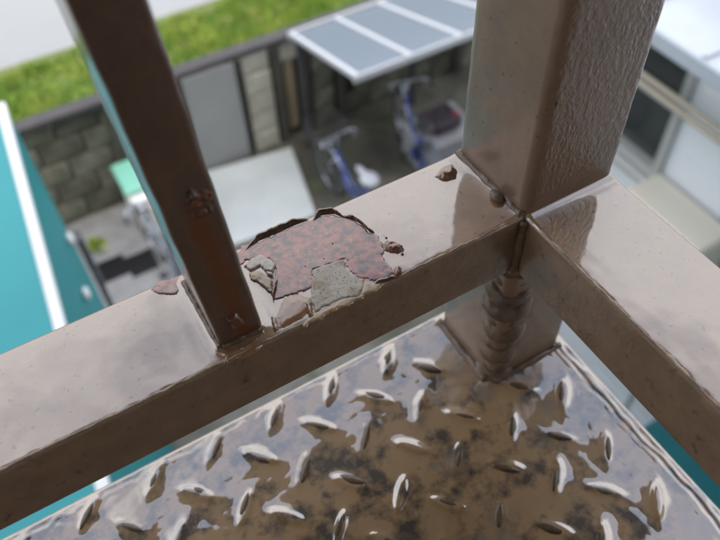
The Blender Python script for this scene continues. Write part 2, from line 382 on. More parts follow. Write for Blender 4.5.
# dirt and rust sediment swept into small flakes on the plate
# ------------------------------------------------------------------ railing
railing = empty('steel_railing', (0, 0, ZP))
tag(railing, 'brown painted wet steel railing with corner post, peeling paint and rust', 'railing')
def child(o): o.parent = railing; o.matrix_parent_inverse = Matrix.Translation((0, 0, -ZP)); return o
BX0, BX1, BY0, BY1 = -0.1635, -0.1425, 0.0090, 0.0530
def rail(name, fmap, length, dense, seed, bal=None):
    t0, t1, r = 0.0006, W-0.0006, 0.0014
    ss = list(np.arange(-0.0015, dense, 0.0012)) + list(np.arange(dense, length, 0.02)) + [length]
    prof = []
    for q in list(np.arange(0, 0.012, 0.0008)) + list(np.linspace(0.012, 1, 26) * (t1-t0-2*r) if False else np.linspace(0.012, t1-t0-2*r, 26)): prof.append((t0+r+q, 0.0, 1))
    for k in range(1, 6): a = math.pi/2*k/6; prof.append((t1-r+r*math.sin(a), -r+r*math.cos(a), 0))
    for z in np.linspace(-r, -RH+r, 6): prof.append((t1, z, 0))
    for k in range(1, 6): a = math.pi/2*k/6; prof.append((t1-r+r*math.cos(a), -RH+r-r*math.sin(a), 0))
    for t in np.linspace(t1-r, t0+r, 5): prof.append((t, -RH, 0))
    for k in range(1, 6): a = math.pi/2*k/6; prof.append((t0+r-r*math.sin(a), -RH+r-r*math.cos(a), 0))
    for z in np.linspace(-RH+r, -r, 9): prof.append((t0, z, 2))
    for k in range(1, 6): a = math.pi/2*k/6; prof.append((t0+r-r*math.cos(a), -r+r*math.sin(a), 0))
    P = len(prof); Xa = np.zeros((len(ss), P+1)); Ya = Xa.copy(); Za = Xa.copy()
    for i, s in enumerate(ss):
        te = 0.0026 + 0.0012*nz(s*45, seed) + 0.0014*nz(s*190, seed+4) + 0.0006*nz(s*600, seed+9)
        lowedge = 0.0008*nz(s*70, seed+2)
        for j, (t, z, top) in enumerate(prof + prof[:1]):
            tt = t
            if top == 1:
                z = z + 0.00018*float(sstep(te-0.0004, te+0.0004, t)) + 0.00012*nz(s*40, t*40, seed) + 0.00003*nz(s*150, t*150, seed)
                z += 0.0024*math.exp(-max(s, 0)/0.0042)
                if bal:
                    dx = max(BX0 - (-s), (-s) - BX1, 0); dy = max(BY0-t, t-BY1, 0); z += 0.0016*math.exp(-math.hypot(dx, dy)/0.003)
            elif top == 2: tt = t + 0.00025*nz(s*60, z*60, seed+6) + 0.00010*nz(s*200, z*200, seed)
            x, y = fmap(s, tt); Xa[i, j] = x; Ya[i, j] = y; Za[i, j] = z
    o_ = child(sheet(name, Xa, Ya, Za, M_rail)); o_.data.materials.append(M_top); ntop = sum(1 for q in prof if q[2] == 1)
    mi = np.zeros((len(ss)-1, P), int); mi[:, :ntop] = 1; mi[:, P-2:] = 1; o_.data.polygons.foreach_set('material_index', mi.ravel()); return o_
railA = rail('bottom_rail', lambda s, t: (-s, t), 2.4, 0.42, 1.0, True)
railB = rail('bottom_rail', lambda s, t: (t, -s), 1.4, 0.30, 30.0)
# post: square tube with rounded corners
def rsq(x0, x1, y0, y1, r, n=7):
    pts = []
    for cx, cy, a0 in ((x1-r, y1-r, 0), (x0+r, y1-r, 90), (x0+r, y0+r, 180), (x1-r, y0+r, 270)):
        for k in range(n): a = RAD(a0 + 90*k/(n-1)); pts.append((cx+r*math.cos(a), cy+r*math.sin(a)))
    return pts
def tube_sq(name, x0, x1, y0, y1, r, zs, m, wob=0.0, seed=0.0):
    ring = rsq(x0, x1, y0, y1, r); ring = ring + ring[:1]
    Xa = np.zeros((len(zs), len(ring))); Ya = Xa.copy(); Za = Xa.copy()
    for i, z in enumerate(zs):
        for j, (x, y) in enumerate(ring):
            w_ = wob*nz(x*90+seed, y*90, z*60)
            Xa[i, j] = x + w_*(1 if x > (x0+x1)/2 else -1); Ya[i, j] = y + w_*(1 if y > (y0+y1)/2 else -1); Za[i, j] = z
    return sheet(name, Xa, Ya, Za, m)
def dense_ring(x0, x1, y0, y1, r): pass
post = child(tube_sq('post', 0, W, 0, W, 0.0065, list(np.arange(ZP-0.003, 0.30, 0.004)) + [0.5, 0.7, 0.9], M_post, 0.0003, 3.0))
post.data.materials.append(M_postw)
for pl in post.data.polygons:
    if pl.center.y < 0.0016 and pl.center.z > 0.012 + 0.012*nz(pl.center.x*90, 4.0): pl.material_index = 1
child(MB().box(-0.004, W+0.004, -0.004, W+0.004, 0.9002, 0.906).build('post_cap', M_steel))
child(MB().box(-2.4, -0.0005, 0.008, 0.052, 0.855, 0.895, 0.004).build('handrail', M_steel)); child(MB().box(0.008, 0.052, -1.4, -0.0005, 0.855, 0.895, 0.004).build('handrail', M_steel))
# balusters
LEAN = math.atan(11.0/174.0)
zs = list(np.arange(-0.0005, 0.26, 0.003)) + [0.4, 0.6, 0.8574]
bal = tube_sq('baluster', 0, BX1-BX0, 0, BY1-BY0, 0.0022, zs, M_bal_stained, 0.0004, 11.0)
bal.location = (BX0, BY0, 0.0); bal.rotation_euler = (0, -LEAN, 0); child(bal)
plain_bar = bal.data.copy(); plain_bar.materials[0] = M_bal
for k, x in enumerate((-0.345, -0.52, -0.70, -0.88, -1.06, -1.24)):
    b2 = bal.copy(); b2.data = plain_bar; col.objects.link(b2); b2.location = (x, BY0, 0); b2.rotation_euler = (0, 0, 0)
for k, y in enumerate((-0.195, -0.37, -0.55, -0.73)):
    b2 = bal.copy(); b2.data = plain_bar; col.objects.link(b2); b2.location = (W-BY0, y, 0); b2.rotation_euler = (0, 0, RAD(90))
def face_local(u, v):
    """pixel on the leaning bar's near face -> local x, z"""
    P_ = ony(u, v, BY0); dx, dz = P_[0]-BX0, P_[2]
    c_, s_ = math.cos(LEAN), math.sin(LEAN)
    return (dx*c_ + dz*s_, -dx*s_ + dz*c_)
def face_patch(name, pix, m, th, rel, res=0.0004, seed=0.0, edge=0.001, jit=0.0007):
    poly = np.array([face_local(*q) for q in pix]); lo_ = poly.min(0)-0.002; hi_ = poly.max(0)+0.002
    A, B = np.meshgrid(np.arange(lo_[0], hi_[0], res), np.arange(lo_[1], hi_[1], res))
    d = seg_dist(A, B, poly) + jit*ngrid(A, B, 450, seed, 2); d = np.minimum(d, np.minimum(A-0.0012, (BX1-BX0)-0.0012-A))
    H = th*sstep(0, edge, d) + rel*ngrid(A, B, 380, seed+5, 3)*sstep(0, edge, d) - 0.001*(1-sstep(-0.0002, 0.0003, d))
    o = sheet(name, A, -0.0003 - H, B, m, None, mask=(d > -res*0.9)); o.parent = bal; return o
o = face_patch('rust_blister', [(184,203),(190,196),(199,190),(210,190),(216,199),(214,210),(205,217),(193,218),(186,212)], M_rusty, 0.0008, 0.0008, seed=8.0, edge=0.0035)
face_patch('rust_core', [(193,208),(201,204),(208,207),(207,214),(198,217)], M_orange, 0.0012, 0.0008, seed=12.0, edge=0.0015)
face_patch('paint_flake', [(186,196),(191,188),(199,190),(195,197)], M_bal, 0.0022, 0.0004, seed=21.0)
face_patch('paint_flake', [(226,318),(238,312),(243,320),(232,328)], M_orange, 0.0022, 0.0006, seed=25.0)
# welds
def bead(name, a, b, r, nrip, seed, amp=0.05):
    a, b = Vector(a), Vector(b); n = nrip*7; pts = []; rs = []
    for i in range(n+1):
        t = i/n; ph = (t*nrip) % 1.0; q = a.lerp(b, t)
        q += Vector((nz(t*nrip*1.3, seed), nz(t*nrip*1.3, seed+5), nz(t*nrip*1.3, seed+9)))*r*0.22
        pts.append(q); rs.append(r*(0.88+amp*math.sin(math.pi*ph)**0.7+(0.25 if amp else 0.5)*nz(t*nrip*0.7, seed+3)))
    return child(MB().tube(pts, rs, 12).build(name, M_weld, smooth=True))
wb = MB(); nr = 10
for k in range(nr):
    zc = -RH - 0.004 + (ZP+RH+0.006)*k/(nr-1); rr = 0.0132*(1+0.22*random.uniform(-1, 1)); n_, m_ = 22, 12; vv = []; ff = []
    ox_, oy_ = random.uniform(-.0012, .0012), random.uniform(-.0012, .0012)
    for i in range(m_+1):
        p_ = math.pi*i/m_
        for j in range(n_):
            t_ = 2*math.pi*j/n_; d_ = Vector((math.sin(p_)*math.cos(t_), math.sin(p_)*math.sin(t_), math.cos(p_)))
            g_ = 1 + 0.13*nz(d_.x*2.2+k*5, d_.y*2.2, d_.z*2.2) + 0.05*nz(d_.x*6+k*5, d_.y*6, d_.z*6)
            out__ = (-d_.x-d_.y)*0.0022          # each pass sags outwards and down
            vv.append((0.0098+ox_+d_.x*rr*g_, 0.0098+oy_+d_.y*rr*g_, zc + d_.z*0.0082*g_ - max(out__, -0.001)))
    for i in range(m_):
        for j in range(n_): ff.append((i*n_+j, (i+1)*n_+j, (i+1)*n_+(j+1) % n_, i*n_+(j+1) % n_))
    wb.add(vv, ff)
child(wb.build('weld_bead', M_weld, smooth=True))
bead('weld_bead', (0.0, 0.002, 0.0004), (0.0, 0.058, 0.0004), 0.0034, 5, 20.0, 0.0)
bead('weld_bead', (0.003, 0.0005, 0.0), (0.058, 0.0005, 0.0), 0.0022, 5, 40.0, 0.0)
bead('weld_bead', (-0.0005, -0.0005, -0.001), (-0.0005, -0.0005, -RH), 0.0030, 5, 50.0)
bead('weld_bead', (-0.001, 0.003, ZP+0.001), (-0.001, 0.06, ZP+0.001), 0.0036, 4, 60.0, 0.0)
bead('weld_bead', (0.003, -0.001, ZP+0.001), (0.06, -0.001, ZP+0.001), 0.0030, 4, 70.0, 0.0)
bead('weld_bead', (BX0+0.001, BY0-0.0005, 0.001), (BX1-0.001, BY0-0.0005, 0.001), 0.0016, 6, 80.0)
bead('weld_bead', (BX0-0.0005, BY0, 0.001), (BX0-0.0005, BY1, 0.001), 0.0016, 9, 85.0)
for k, (u, v, r) in enumerate(((497,196,.0034),)):
    P_ = onz(u, v, 0.003); child(MB().ball(P_, r, r*1.5, r*0.55, 14, 8).build('weld_spatter', M_weld, smooth=True))
# rust, flakes and runoff on the rail top
Z0 = 0.0005
def sub(o): o.parent = railA; return o
z5 = dict(ox=230, oy=190, s=4.0, z=0.0015)
rust_poly = [(8,255),(60,215),(130,190),(200,160),(290,125),(340,105),(440,95),(500,115),(545,150),(590,180),(610,210),(615,260),(640,300),(655,325),(630,345),(580,358),(540,352),
             (500,335),(470,312),(455,275),(400,290),(338,314),(326,382),(280,404),(230,422),(175,432),(168,400),(180,330),(185,285),(130,262),(70,275),(30,300),(12,290)]
sub(patch('bare_rust', px(rust_poly, **z5), M_rust, None, Z0, 0.00012, 0.001, 0.0003, 0.0016, 220, 0.00002, 200, 1.0))
sub(patch('bare_rust', px([(150,288),(158,280),(180,275),(184,284),(176,293),(160,293)], 0.0015), M_rust, None, Z0, 0.00012, 0.001, 0.0005, 0.0008, 300, 0.0001, 250, 6.0))
sub(patch('primer_patch', px([(335,312),(400,287),(455,270),(462,312),(490,335),(535,352),(530,390),(510,420),(450,428),(380,460),(340,480),(325,440),(325,370)], **z5), M_primer, None, Z0+0.0002, 0.0002, 0.0008, 0.0004, 0.0006, 300, 0.00008, 400, 2.0))
sub(patch('ochre_stain', px([(540,352),(575,362),(640,350),(600,385),(540,420),(450,465),(360,505),(300,540),(285,530),(345,480),(450,428),(515,412),(532,385)], **z5), M_ochre, None, Z0-0.0001, 0.0002, 0.0016, 0.0004, 0.0012, 200, 0.00005, 400, 3.0))
sub(patch('pale_chip', px([(55,300),(85,270),(125,255),(182,288),(174,328),(140,322),(120,300),(80,322)], **z5), M_chip, None, Z0, lambda X_, Y_: 0.0012+0.03*(X_-X_.mean()), 0.0005, 0.0004, 0.0005, 400, 0.0002, 200, 4.0))
sub(patch('pale_chip', px([(140,322),(174,330),(172,345),(150,340)], **z5), M_chip, None, Z0, 0.0016, 0.0004, 0.0004, 0.0002, 500, 0.0002, 200, 14.0))
sub(patch('brown_flake', px([(75,325),(115,318),(165,350),(174,412),(150,404),(110,365),(80,352)], **z5), M_ochre, None, Z0, 0.0008, 0.0006, 0.0004, 0.0007, 300, 0.0002, 300, 5.0))
sub(patch('rust_nodule', px([(622,235),(608,215),(625,198),(655,198),(690,215),(695,238),(670,248),(640,245)], **z5), M_orange, None, Z0, 0.0016, 0.0022, 0.0004, 0.0005, 500, 0.0006, 420, 7.0))
sub(patch('rust_nodule', px([(652,325),(660,305),(682,300),(690,330),(670,348),(655,345)], **z5), M_orange, None, Z0, 0.0020, 0.0016, 0.0004, 0.0004, 500, 0.0003, 420, 8.0))
sub(patch('paint_blister', px([(435,175),(443,165),(453,162),(458,170),(456,178),(443,180)], 0.0015), M_film, None, Z0, 0.0030, 0.0035, 0.0004, 0.0004, 400, 0.00012, 300, 9.0))
for k, (u, v, r) in enumerate(((300,300,5),(410,210,4),(375,270,4),(470,275,4),(495,400,4),(690,250,6),(625,185,4))):
    sub(patch('rust_speck', px([(u-r,v),(u,v-r),(u+r,v),(u,v+r)], **z5), M_blackrust, None, Z0+0.0002, 0.0009, 0.0006, 0.0003, 0.0002, 500, 0, 1, 30.0+k))
# runoff pools by the foot of the bar, from the 140..420 crop
zA = dict(ox=140, oy=180, s=720/280, z=0.0015)
sub(patch('runoff_pool', px([(190,425),(215,440),(262,425),(300,400),(318,375),(312,358),(322,360),(324,392),(300,412),(262,440),(215,452),(190,440)], **zA), M_film, None, Z0, 0.0022, 0.0024, 0.0004, 0.0003, 200, 0, 200, 15.0))
sub(patch('runoff_pool', px([(245,455),(290,428),(315,420),(300,436),(262,456)], **zA), M_film, None, Z0, 0.0012, 0.0020, 0.0004, 0.0003, 200, 0, 200, 16.0))
sub(patch('runoff_pool', px([(200,440),(226,446),(224,464),(215,470),(218,455)], **zA), M_film, None, Z0, 0.0010, 0.0009, 0.0004, 0.0004, 350, 0.0001, 200, 17.0))
sub(patch('runoff_pool', px([(352,330),(372,300),(410,290),(440,300),(445,330),(425,350),(400,360),(372,385),(352,380),(345,350)], **zA), M_film, None, Z0-0.0001, 0.0006, 0.004, 0.0004, 0.0014, 160, 0.00004, 250, 18.0))
sub(patch('runoff_pool', px([(335,345),(350,350),(358,382),(345,392),(338,372)], **zA), M_film, None, Z0, 0.0012, 0.001, 0.0004, 0.0004, 350, 0.0001, 200, 19.0))
sub(patch('runoff_pool', px([(425,315),(440,310),(445,345),(435,350)], **zA), M_film, None, Z0+0.0005, 0.0010, 0.001, 0.0004, 0.0003, 350, 0.0001, 200, 22.0))
# curled paint along the back of the rust: dark inner face, pale lip
def curl(pix, hgt, out_, seed, wid=0.0030):
    pts = [onz(u, v, 0.0012) for u, v in pix]; P_ = []
    for i in range(len(pts)-1):
        for t in np.linspace(0, 1, 8, endpoint=False): P_.append(pts[i]*(1-t)+pts[i+1]*t)
    P_.append(pts[-1]); n = len(P_)
    A = np.zeros((n, 6, 3)); Bk = A.copy()
    for i, q in enumerate(P_):
        e = min(1, 4.5*min(i/n, 1-i/n)) * (1+0.25*nz(i*0.25, seed)); jx = 0.0004*nz(i*0.8, seed+3)
        for j in range(6):
            t = j/5; z = hgt*e*math.sin(t*1.35)/math.sin(1.35); yy = (wid*e)*(t-0.25*t*t) + jx
            A[i, j] = (q[0] + 0.0002*nz(i*0.6, j*0.7, seed), q[1]+yy-0.0028, q[2]-0.0006+z + 0.0003*nz(i*0.4, j*0.5, seed+1)*t); Bk[i, j] = A[i, j] + (0, 0.0007, 0.0002)
    sub(sheet('curled_flake', A[:,:,0], A[:,:,1], A[:,:,2], M_blackrust))
    full = np.concatenate([A[:, 5:6], Bk[:, ::-1]], 1)
    sub(sheet('flake_edge', full[:,:,0], full[:,:,1], full[:,:,2], M_tan))
curl([(243,246),(258,236),(275,229),(290,222),(306,216)], 0.0022, 0, 3.0)
curl([(311,217),(320,211),(332,210),(342,214)], 0.0022, 0, 13.0)
curl([(340,213),(352,216),(362,223),(368,229),(372,229)], 0.0020, 0, 23.0, 0.002)
curl([(275,275),(274,285),(272,292),(271,297)], 0.0022, 0, 33.0, 0.0016)
curl([(372,279),(384,277),(393,273)], 0.0014, 0, 43.0, 0.0012)

# worn pale edge along the inner top corner of both rails
M_worn = mat('worn_edge_paint', (0.30, 0.24, 0.17), (0.13, 0.09, 0.06), scale=120, lo=0.40, hi=0.58, rough=0.5, coat=0.6, crough=0.1)
def worn(parent, fmap, s0, s1, seed):
    ss = np.arange(s0, s1, 0.0006); tt = np.linspace(0, 1, 8); Xa = np.zeros((len(ss), 8)); Ya = Xa.copy(); Za = Xa.copy()
    for i, s in enumerate(ss):
        a_ = 0.0012 + 0.0003*nz(s*200, seed); wd_ = max(0.0003, 0.0014 + 0.0012*nz(s*55, seed+2) + 0.0010*nz(s*230, seed+5) + 0.0005*nz(s*700, seed+8))
        for j, q in enumerate(tt):
            x, y = fmap(s, a_ + wd_*q + 0.0004); Xa[i, j] = x; Ya[i, j] = y
            Za[i, j] = 0.00018 + 0.00030*math.sin(math.pi*q)**0.6*(0.8+0.5*nz(s*400, seed)) - 0.0003*(q in (0.0, 1.0))
    o_ = sheet('worn_edge', Xa, Ya, Za, M_worn); o_.parent = parent
worn(railA, lambda s, t: (-s, t), 0.002, 0.42, 3.0); worn(railB, lambda s, t: (t, -s), 0.002, 0.3, 17.0)

# ------------------------------------------------------------------ own building and the canopy above the landing
M_soffit = mat('canopy_sheet', (0.07, 0.05, 0.038), (0.055, 0.04, 0.03), scale=3, rough=0.6)
M_ownwall = mat('rendered_wall', (0.48, 0.45, 0.40), (0.42, 0.39, 0.35), scale=2, rough=0.8)
can = empty('landing_canopy', (-1.2, -1.6, 2.14)); tag(can, 'flat brown canopy roof overhanging the railing of the landing', 'canopy')
def cc(o, p, loc): o.parent = p; o.matrix_parent_inverse = Matrix.Translation([-q for q in loc]); return o
cc(MB().box(-3.6, 1.12, -1.598, 1.04, 2.142, 2.20).build('roof_deck', M_soffit), can, can.location)
cc(MB().box(-3.6, 1.135, 1.0405, 1.055, 2.10, 2.23).build('fascia', M_soffit), can, can.location)
cc(MB().box(1.1205, 1.135, -1.598, 1.0402, 2.10, 2.23).build('fascia', M_soffit), can, can.location)
own = empty('apartment_building', (0, -1.6, G)); tag(own, 'plain rendered apartment building carrying the landing and its canopy', 'building')
cc(MB().box(-9, 6, -8, -1.602, G, 3.6).build('wall', M_ownwall), own, own.location)

# ------------------------------------------------------------------ ground
M_ground = mat('damp_earth', (0.10, 0.10, 0.06), (0.07, 0.085, 0.04), scale=0.8, rough=0.8)
M_yard = mat('damp_yard_concrete', (0.12, 0.115, 0.095), (0.035, 0.036, 0.026), scale=1.1, detail=6, lo=0.40, hi=0.60, rough=0.45, rough2=0.65, c3=(0.05, 0.06, 0.03), scale3=3.0, lo3=0.56, hi3=0.66, coat=0.3, crough=0.2)
M_slab = mat('pale_wet_concrete', (0.42, 0.47, 0.49), (0.36, 0.40, 0.415), scale=2.5, rough=0.35, coat=0.5, crough=0.12)
M_pave = mat('grey_paving', (0.24, 0.245, 0.25), (0.17, 0.175, 0.18), scale=5, rough=0.5, coat=0.3, crough=0.2)
M_road = mat('wet_road', (0.205, 0.22, 0.23), (0.185, 0.20, 0.21), scale=0.7, rough=0.4, coat=0.25, crough=0.15)
g = MB().box(-400, 400, -400, 400, G-0.35, G-0.03).build('ground', M_ground); tag(g, kind='structure')
YW = 5.62      # face of the boundary wall
yd = MB().box(-6, 9, -1.6, YW+0.2, G-0.02, G).build('yard', M_yard); tag(yd, kind='structure')
vg = MB().box(-400, 400, YW+0.22, 8.5, G-0.025, G+0.03).build('verge', mat('verge_soil', (0.10, 0.12, 0.035), (0.13, 0.15, 0.05), scale=3, rough=0.9)); tag(vg, kind='structure')
rd = MB().box(-400, 400, 8.5, 15.5, G-0.02, G+0.002).build('road', M_road); tag(rd, kind='structure')
# slab
sl_p = [onz(u, v, G+0.07) for u, v in ((205,172),(291,147),(316,214),(232,245))]
sb = MB().prism([(q[0], q[1]) for q in sl_p], G+0.004, G+0.07).build('concrete_slab', M_slab)
tag(sb, 'pale wet concrete slab lying in front of the grey sheet panel', 'slab')
pv = MB().box(-0.75, 0.75, 3.4, YW-0.05, G+0.004, G+0.012).build('paving', M_pave); tag(pv, kind='structure')
# drain grates
M_grate = mat('dark_grate', (0.02, 0.02, 0.022), rough=0.4, metal=0.5)
for k, (u, v) in enumerate(((113,269),(142,263))):
    P_ = onz(u, v, G+0.012); t = empty('drain_grate', (P_[0], P_[1], G+0.013)); t.rotation_euler = (0, 0, 0)
    tag(t, ('square dark drain grate beside the teal shed', 'square dark drain grate beside the grey bicycle')[k], 'grate', 'drain grates in the paving')
    fr = MB(); fr.box(-.13,.13,-.13,-.115,0,.012).box(-.13,.13,.115,.13,0,.012).box(-.13,-.115,-.115,.115,0,.012).box(.115,.13,-.115,.115,0,.012).build('frame', M_grate, t)
    MB().box(-.115,.115,-.115,.115,0,.002).build('pit', M_grate, t)
    for i in range(6): MB().box(-.1+i*.037, -.085+i*.037, -.115, .115, .003, .011).build('bar', M_grate, t)

# ------------------------------------------------------------------ boundary wall
M_block = mat('mossy_block', (0.135, 0.135, 0.105), (0.06, 0.065, 0.045), scale=7, rough=0.8, rand=0.35, bump=0.3, bscale=60, bdist=0.01)
M_pale = mat('pale_block', (0.34, 0.345, 0.31), (0.26, 0.265, 0.23), scale=6, rough=0.75, rand=0.12)
M_dark = mat('dark_wall', (0.035, 0.035, 0.03), (0.055, 0.055, 0.045), scale=4, rough=0.8)
M_cop = mat('dark_coping', (0.05, 0.047, 0.05), (0.035, 0.035, 0.04), scale=5, rough=0.7)
M_sheet = mat('grey_sheet', (0.25, 0.265, 0.275), (0.22, 0.235, 0.245), scale=2, rough=0.35)
M_timber = mat('weathered_timber', (0.26, 0.22, 0.15), (0.18, 0.15, 0.10), scale=10, rough=0.7, stretch=(1,1,.2))
HT = 1.20
wl = empty('boundary_wall', (0.5, YW+0.1, G)); tag(wl, 'mossy concrete block boundary wall with dark coping along the grass verge', 'wall')
wc = lambda o: cc(o, wl, wl.location)
wc(MB().box(-5, 8, YW+0.05, YW+0.12, G, G+HT-0.12).build('core', M_dark))
BHT = 0.24; blk = MB().box(-.195, .195, -.06, .0, 0, BHT-.018, 0.008); blk_m = None
def block(x, y, z, m_, sx=1.0):
    global blk_m
    key = m_.name
    if key not in BK: BK[key] = blk.build('block', m_); o = BK[key]
    else: o = BK[key].copy(); col.objects.link(o)
    o.scale = (sx, 1, 1); o.location = (x, y + random.uniform(-.006, .006), z); o.parent = wl; o.matrix_parent_inverse = Matrix.Translation([-q for q in wl.location]); return o
BK = {}
for c in range(5):
    z = G + 0.004 + c*BHT
    off = 0.2 if c % 2 else 0.0
    x = -1.9 + off
    while x < 1.1:
        if not (0.30 < x < 0.0): block(x, YW+0.048, z, M_block)
        x += 0.405
    x = 2.95 + off
    while x < 6.5: block(x, YW+0.048, z, M_block); x += 0.405
    block(1.855, YW-0.02, z, M_pale, 0.70)
    block(2.56, YW-0.005, z, M_block, 0.60)
for x in (0.42, 1.62, 2.07, 2.36, 2.76, 4.3): wc(MB().box(x-.045, x+.045, YW-0.085, YW-0.0145, G, G+HT-0.003).build('pier', M_dark))
wc(MB().box(2.16, 2.26, YW-0.03, YW+0.02, G+.1, G+HT-.1).build('timber_batten', M_timber))
wc(MB().box(2.09, 2.34, YW-0.045, YW+0.0, G+HT-.25, G+HT-.03, .01).build('block', M_pale))
wc(MB().box(-5, 8, YW-0.095, YW+0.045, G+HT, G+HT+0.055, 0.008).build('coping', M_cop))
# grey sheet panel
sp = empty('sheet_panel', (1.37, YW-0.09, G)); tag(sp, 'flat grey metal sheet panel fixed upright against the block wall', 'panel')
MB().box(-.27, .27, -.012, .0, 0.02, HT-.02, .003).build('sheet', M_sheet, sp)
for s in (-1, 1): MB().box(s*.275-.012, s*.275+.012, -.02, .01, 0, HT-.01).build('edge_strip', M_cop, sp)
# grass
M_grass = mat('grass', (0.13, 0.25, 0.03), (0.25, 0.34, 0.05), scale=2.2, lo=0.4, hi=0.6, rough=0.6, c3=(0.30, 0.33, 0.09), scale3=5, lo3=0.56, hi3=0.7)
n = 60000
gx = np.random.uniform(-4, 7.5, n); gy = np.random.uniform(YW+0.25, 8.62, n)
dens = np.array([nz(a*1.1, b*1.6, 2.0) for a, b in zip(gx, gy)])
edge_y = 8.35 + 0.22*np.array([nz(a*2.0, 9.0) for a in gx])
keep = (dens > -0.7) & (gy < edge_y); gx = gx[keep]; gy = gy[keep]; dens = dens[keep]; n = len(gx)
h = np.random.uniform(.05, .14, n)*(1.15+0.9*dens); an = np.random.uniform(0, 6.283, n); lx = np.random.normal(0, .05, n); ly = np.random.normal(0, .05, n); wd = np.random.uniform(.007, .016, n)
z0 = G+0.03
V_ = np.empty((n, 3, 3)); V_[:,0] = np.stack([gx-wd*np.cos(an), gy-wd*np.sin(an), np.full(n, z0)], 1); V_[:,1] = np.stack([gx+wd*np.cos(an), gy+wd*np.sin(an), np.full(n, z0)], 1); V_[:,2] = np.stack([gx+lx, gy+ly, z0+h], 1)
me = bpy.data.meshes.new('grass'); me.from_pydata(V_.reshape(-1, 3).tolist(), [], np.arange(3*n).reshape(-1, 3).tolist()); me.materials.append(M_grass)
gr = bpy.data.objects.new('grass', me); col.objects.link(gr); tag(gr, 'bright green grass on the verge between wall and road', 'grass', kind='stuff')
# weed by the shed
wd_ = MB()
P_ = onz(97, 248, G)
for k in range(40):
    a = random.uniform(0, 6.28); r = random.uniform(.01, .10); x, y = P_[0]+r*math.cos(a), P_[1]+r*math.sin(a); hh = random.uniform(.03, .12)
    wd_.add([(x-.02, y, G+.02), (x+.02, y+.01, G+.02), (x+.01+random.gauss(0,.03), y+random.gauss(0,.03), G+.02+hh)], [(0,1,2)])
w_ = wd_.build('weed', M_grass); tag(w_, 'small green weed growing at the foot of the block wall', 'weed')

# ------------------------------------------------------------------ teal shed on the left
M_teal = mat('teal_sheet', (0.004, 0.235, 0.265), (0.004, 0.21, 0.24), scale=1.5, rough=0.5)
M_teald = mat('teal_side', (0.0, 0.13, 0.15), (0.0, 0.11, 0.13), scale=1.5, rough=0.35, coat=0.3, crough=0.15)
M_whitep = mat('white_trim', (0.62, 0.65, 0.68), rough=0.4)
M_rubber = mat('dark_rubber', (0.035, 0.04, 0.05), (0.05, 0.055, 0.065), scale=9, rough=0.5)
b_ = onz(165, 425, G); tp = ony(5, 108, b_[1]); SH = tp[2]-G
d_ = ray(-193, -621); srz = math.atan2(d_[1], d_[0]) - math.pi/2
sh = empty('teal_shed', (b_[0], b_[1], G), srz); tag(sh, 'long bright teal sheet-clad shed with white edge trim', 'shed')
def on_side(u, v):      # pixel on the shed's long side -> local y, z
    d = ray(u, v); nrm = np.array([math.cos(srz), math.sin(srz), 0]); o_ = np.array([b_[0], b_[1], G])
    P_ = CAM + d*(np.dot(o_-CAM, nrm)/np.dot(d, nrm)) - o_; return (-P_[0]*math.sin(srz)+P_[1]*math.cos(srz), P_[2])
MB().box(-1.0, 0, -5.0, 0, 0, SH-0.002).build('side_wall', M_teal, sh)
MB().box(-1.02, -0.035, -5.02, 0.01, SH, SH+0.02).build('roof_sheet', M_teal, sh)
MB().box(-0.034, 0.008, -5.02, 0.012, SH-0.004, SH+0.03, .006).build('edge_trim', M_whitep, sh)
(y0_, z1_), (y1_, z0_) = on_side(74, 236), on_side(104, 300)
MB().box(.002, .03, y0_-.05, y0_+.05, z0_-.25, z1_, .006).build('corner_strip', M_rubber, sh)
for k in range(9): MB().box(.001, .04, y0_-.055, y0_+.055, z0_+(z1_-z0_)*k/9+.01, z0_+(z1_-z0_)*k/9+.035, .006).build('rib', M_rubber, sh)
for (u, v) in ((66, 240), (82, 295)):
    yy, zz = on_side(u, v); MB().ball((.02, yy, zz), .02, .04, .03).build('white_bracket', M_whitep, sh, smooth=True)

# ------------------------------------------------------------------ white house on the right
M_white = mat('white_siding', (0.72, 0.76, 0.82), (0.68, 0.72, 0.78), scale=1.2, rough=0.5, bump=0.1, bscale=40, bdist=0.01)
M_ledge = mat('pale_blue_metal', (0.42, 0.47, 0.54), (0.38, 0.43, 0.50), scale=4, rough=0.45)
M_frame = mat('aluminium_frame', (0.45, 0.46, 0.46), rough=0.35, metal=0.3)
M_pane = mat('dark_pane', (0.015, 0.02, 0.02), (0.03, 0.04, 0.04), scale=2, rough=0.1)
M_cream = mat('cream_plastic', (0.66, 0.64, 0.55), rough=0.4)
M_beige = mat('beige_pole', (0.45, 0.41, 0.33), rough=0.35)
XW = 2.8
hs_ = empty('white_house', (XW+2, 1.5, G)); tag(hs_, 'white sided neighbouring house with a dark sliding window', 'house')
hc = lambda o: cc(o, hs_, hs_.location)
wz1 = onx(707, 62, XW)[2]; wz0 = onx(657, 178, XW)[2]; wy0 = onx(683, 118, XW)[1]; wy1 = wy0 + 0.95
top_z = wz1 + 0.55
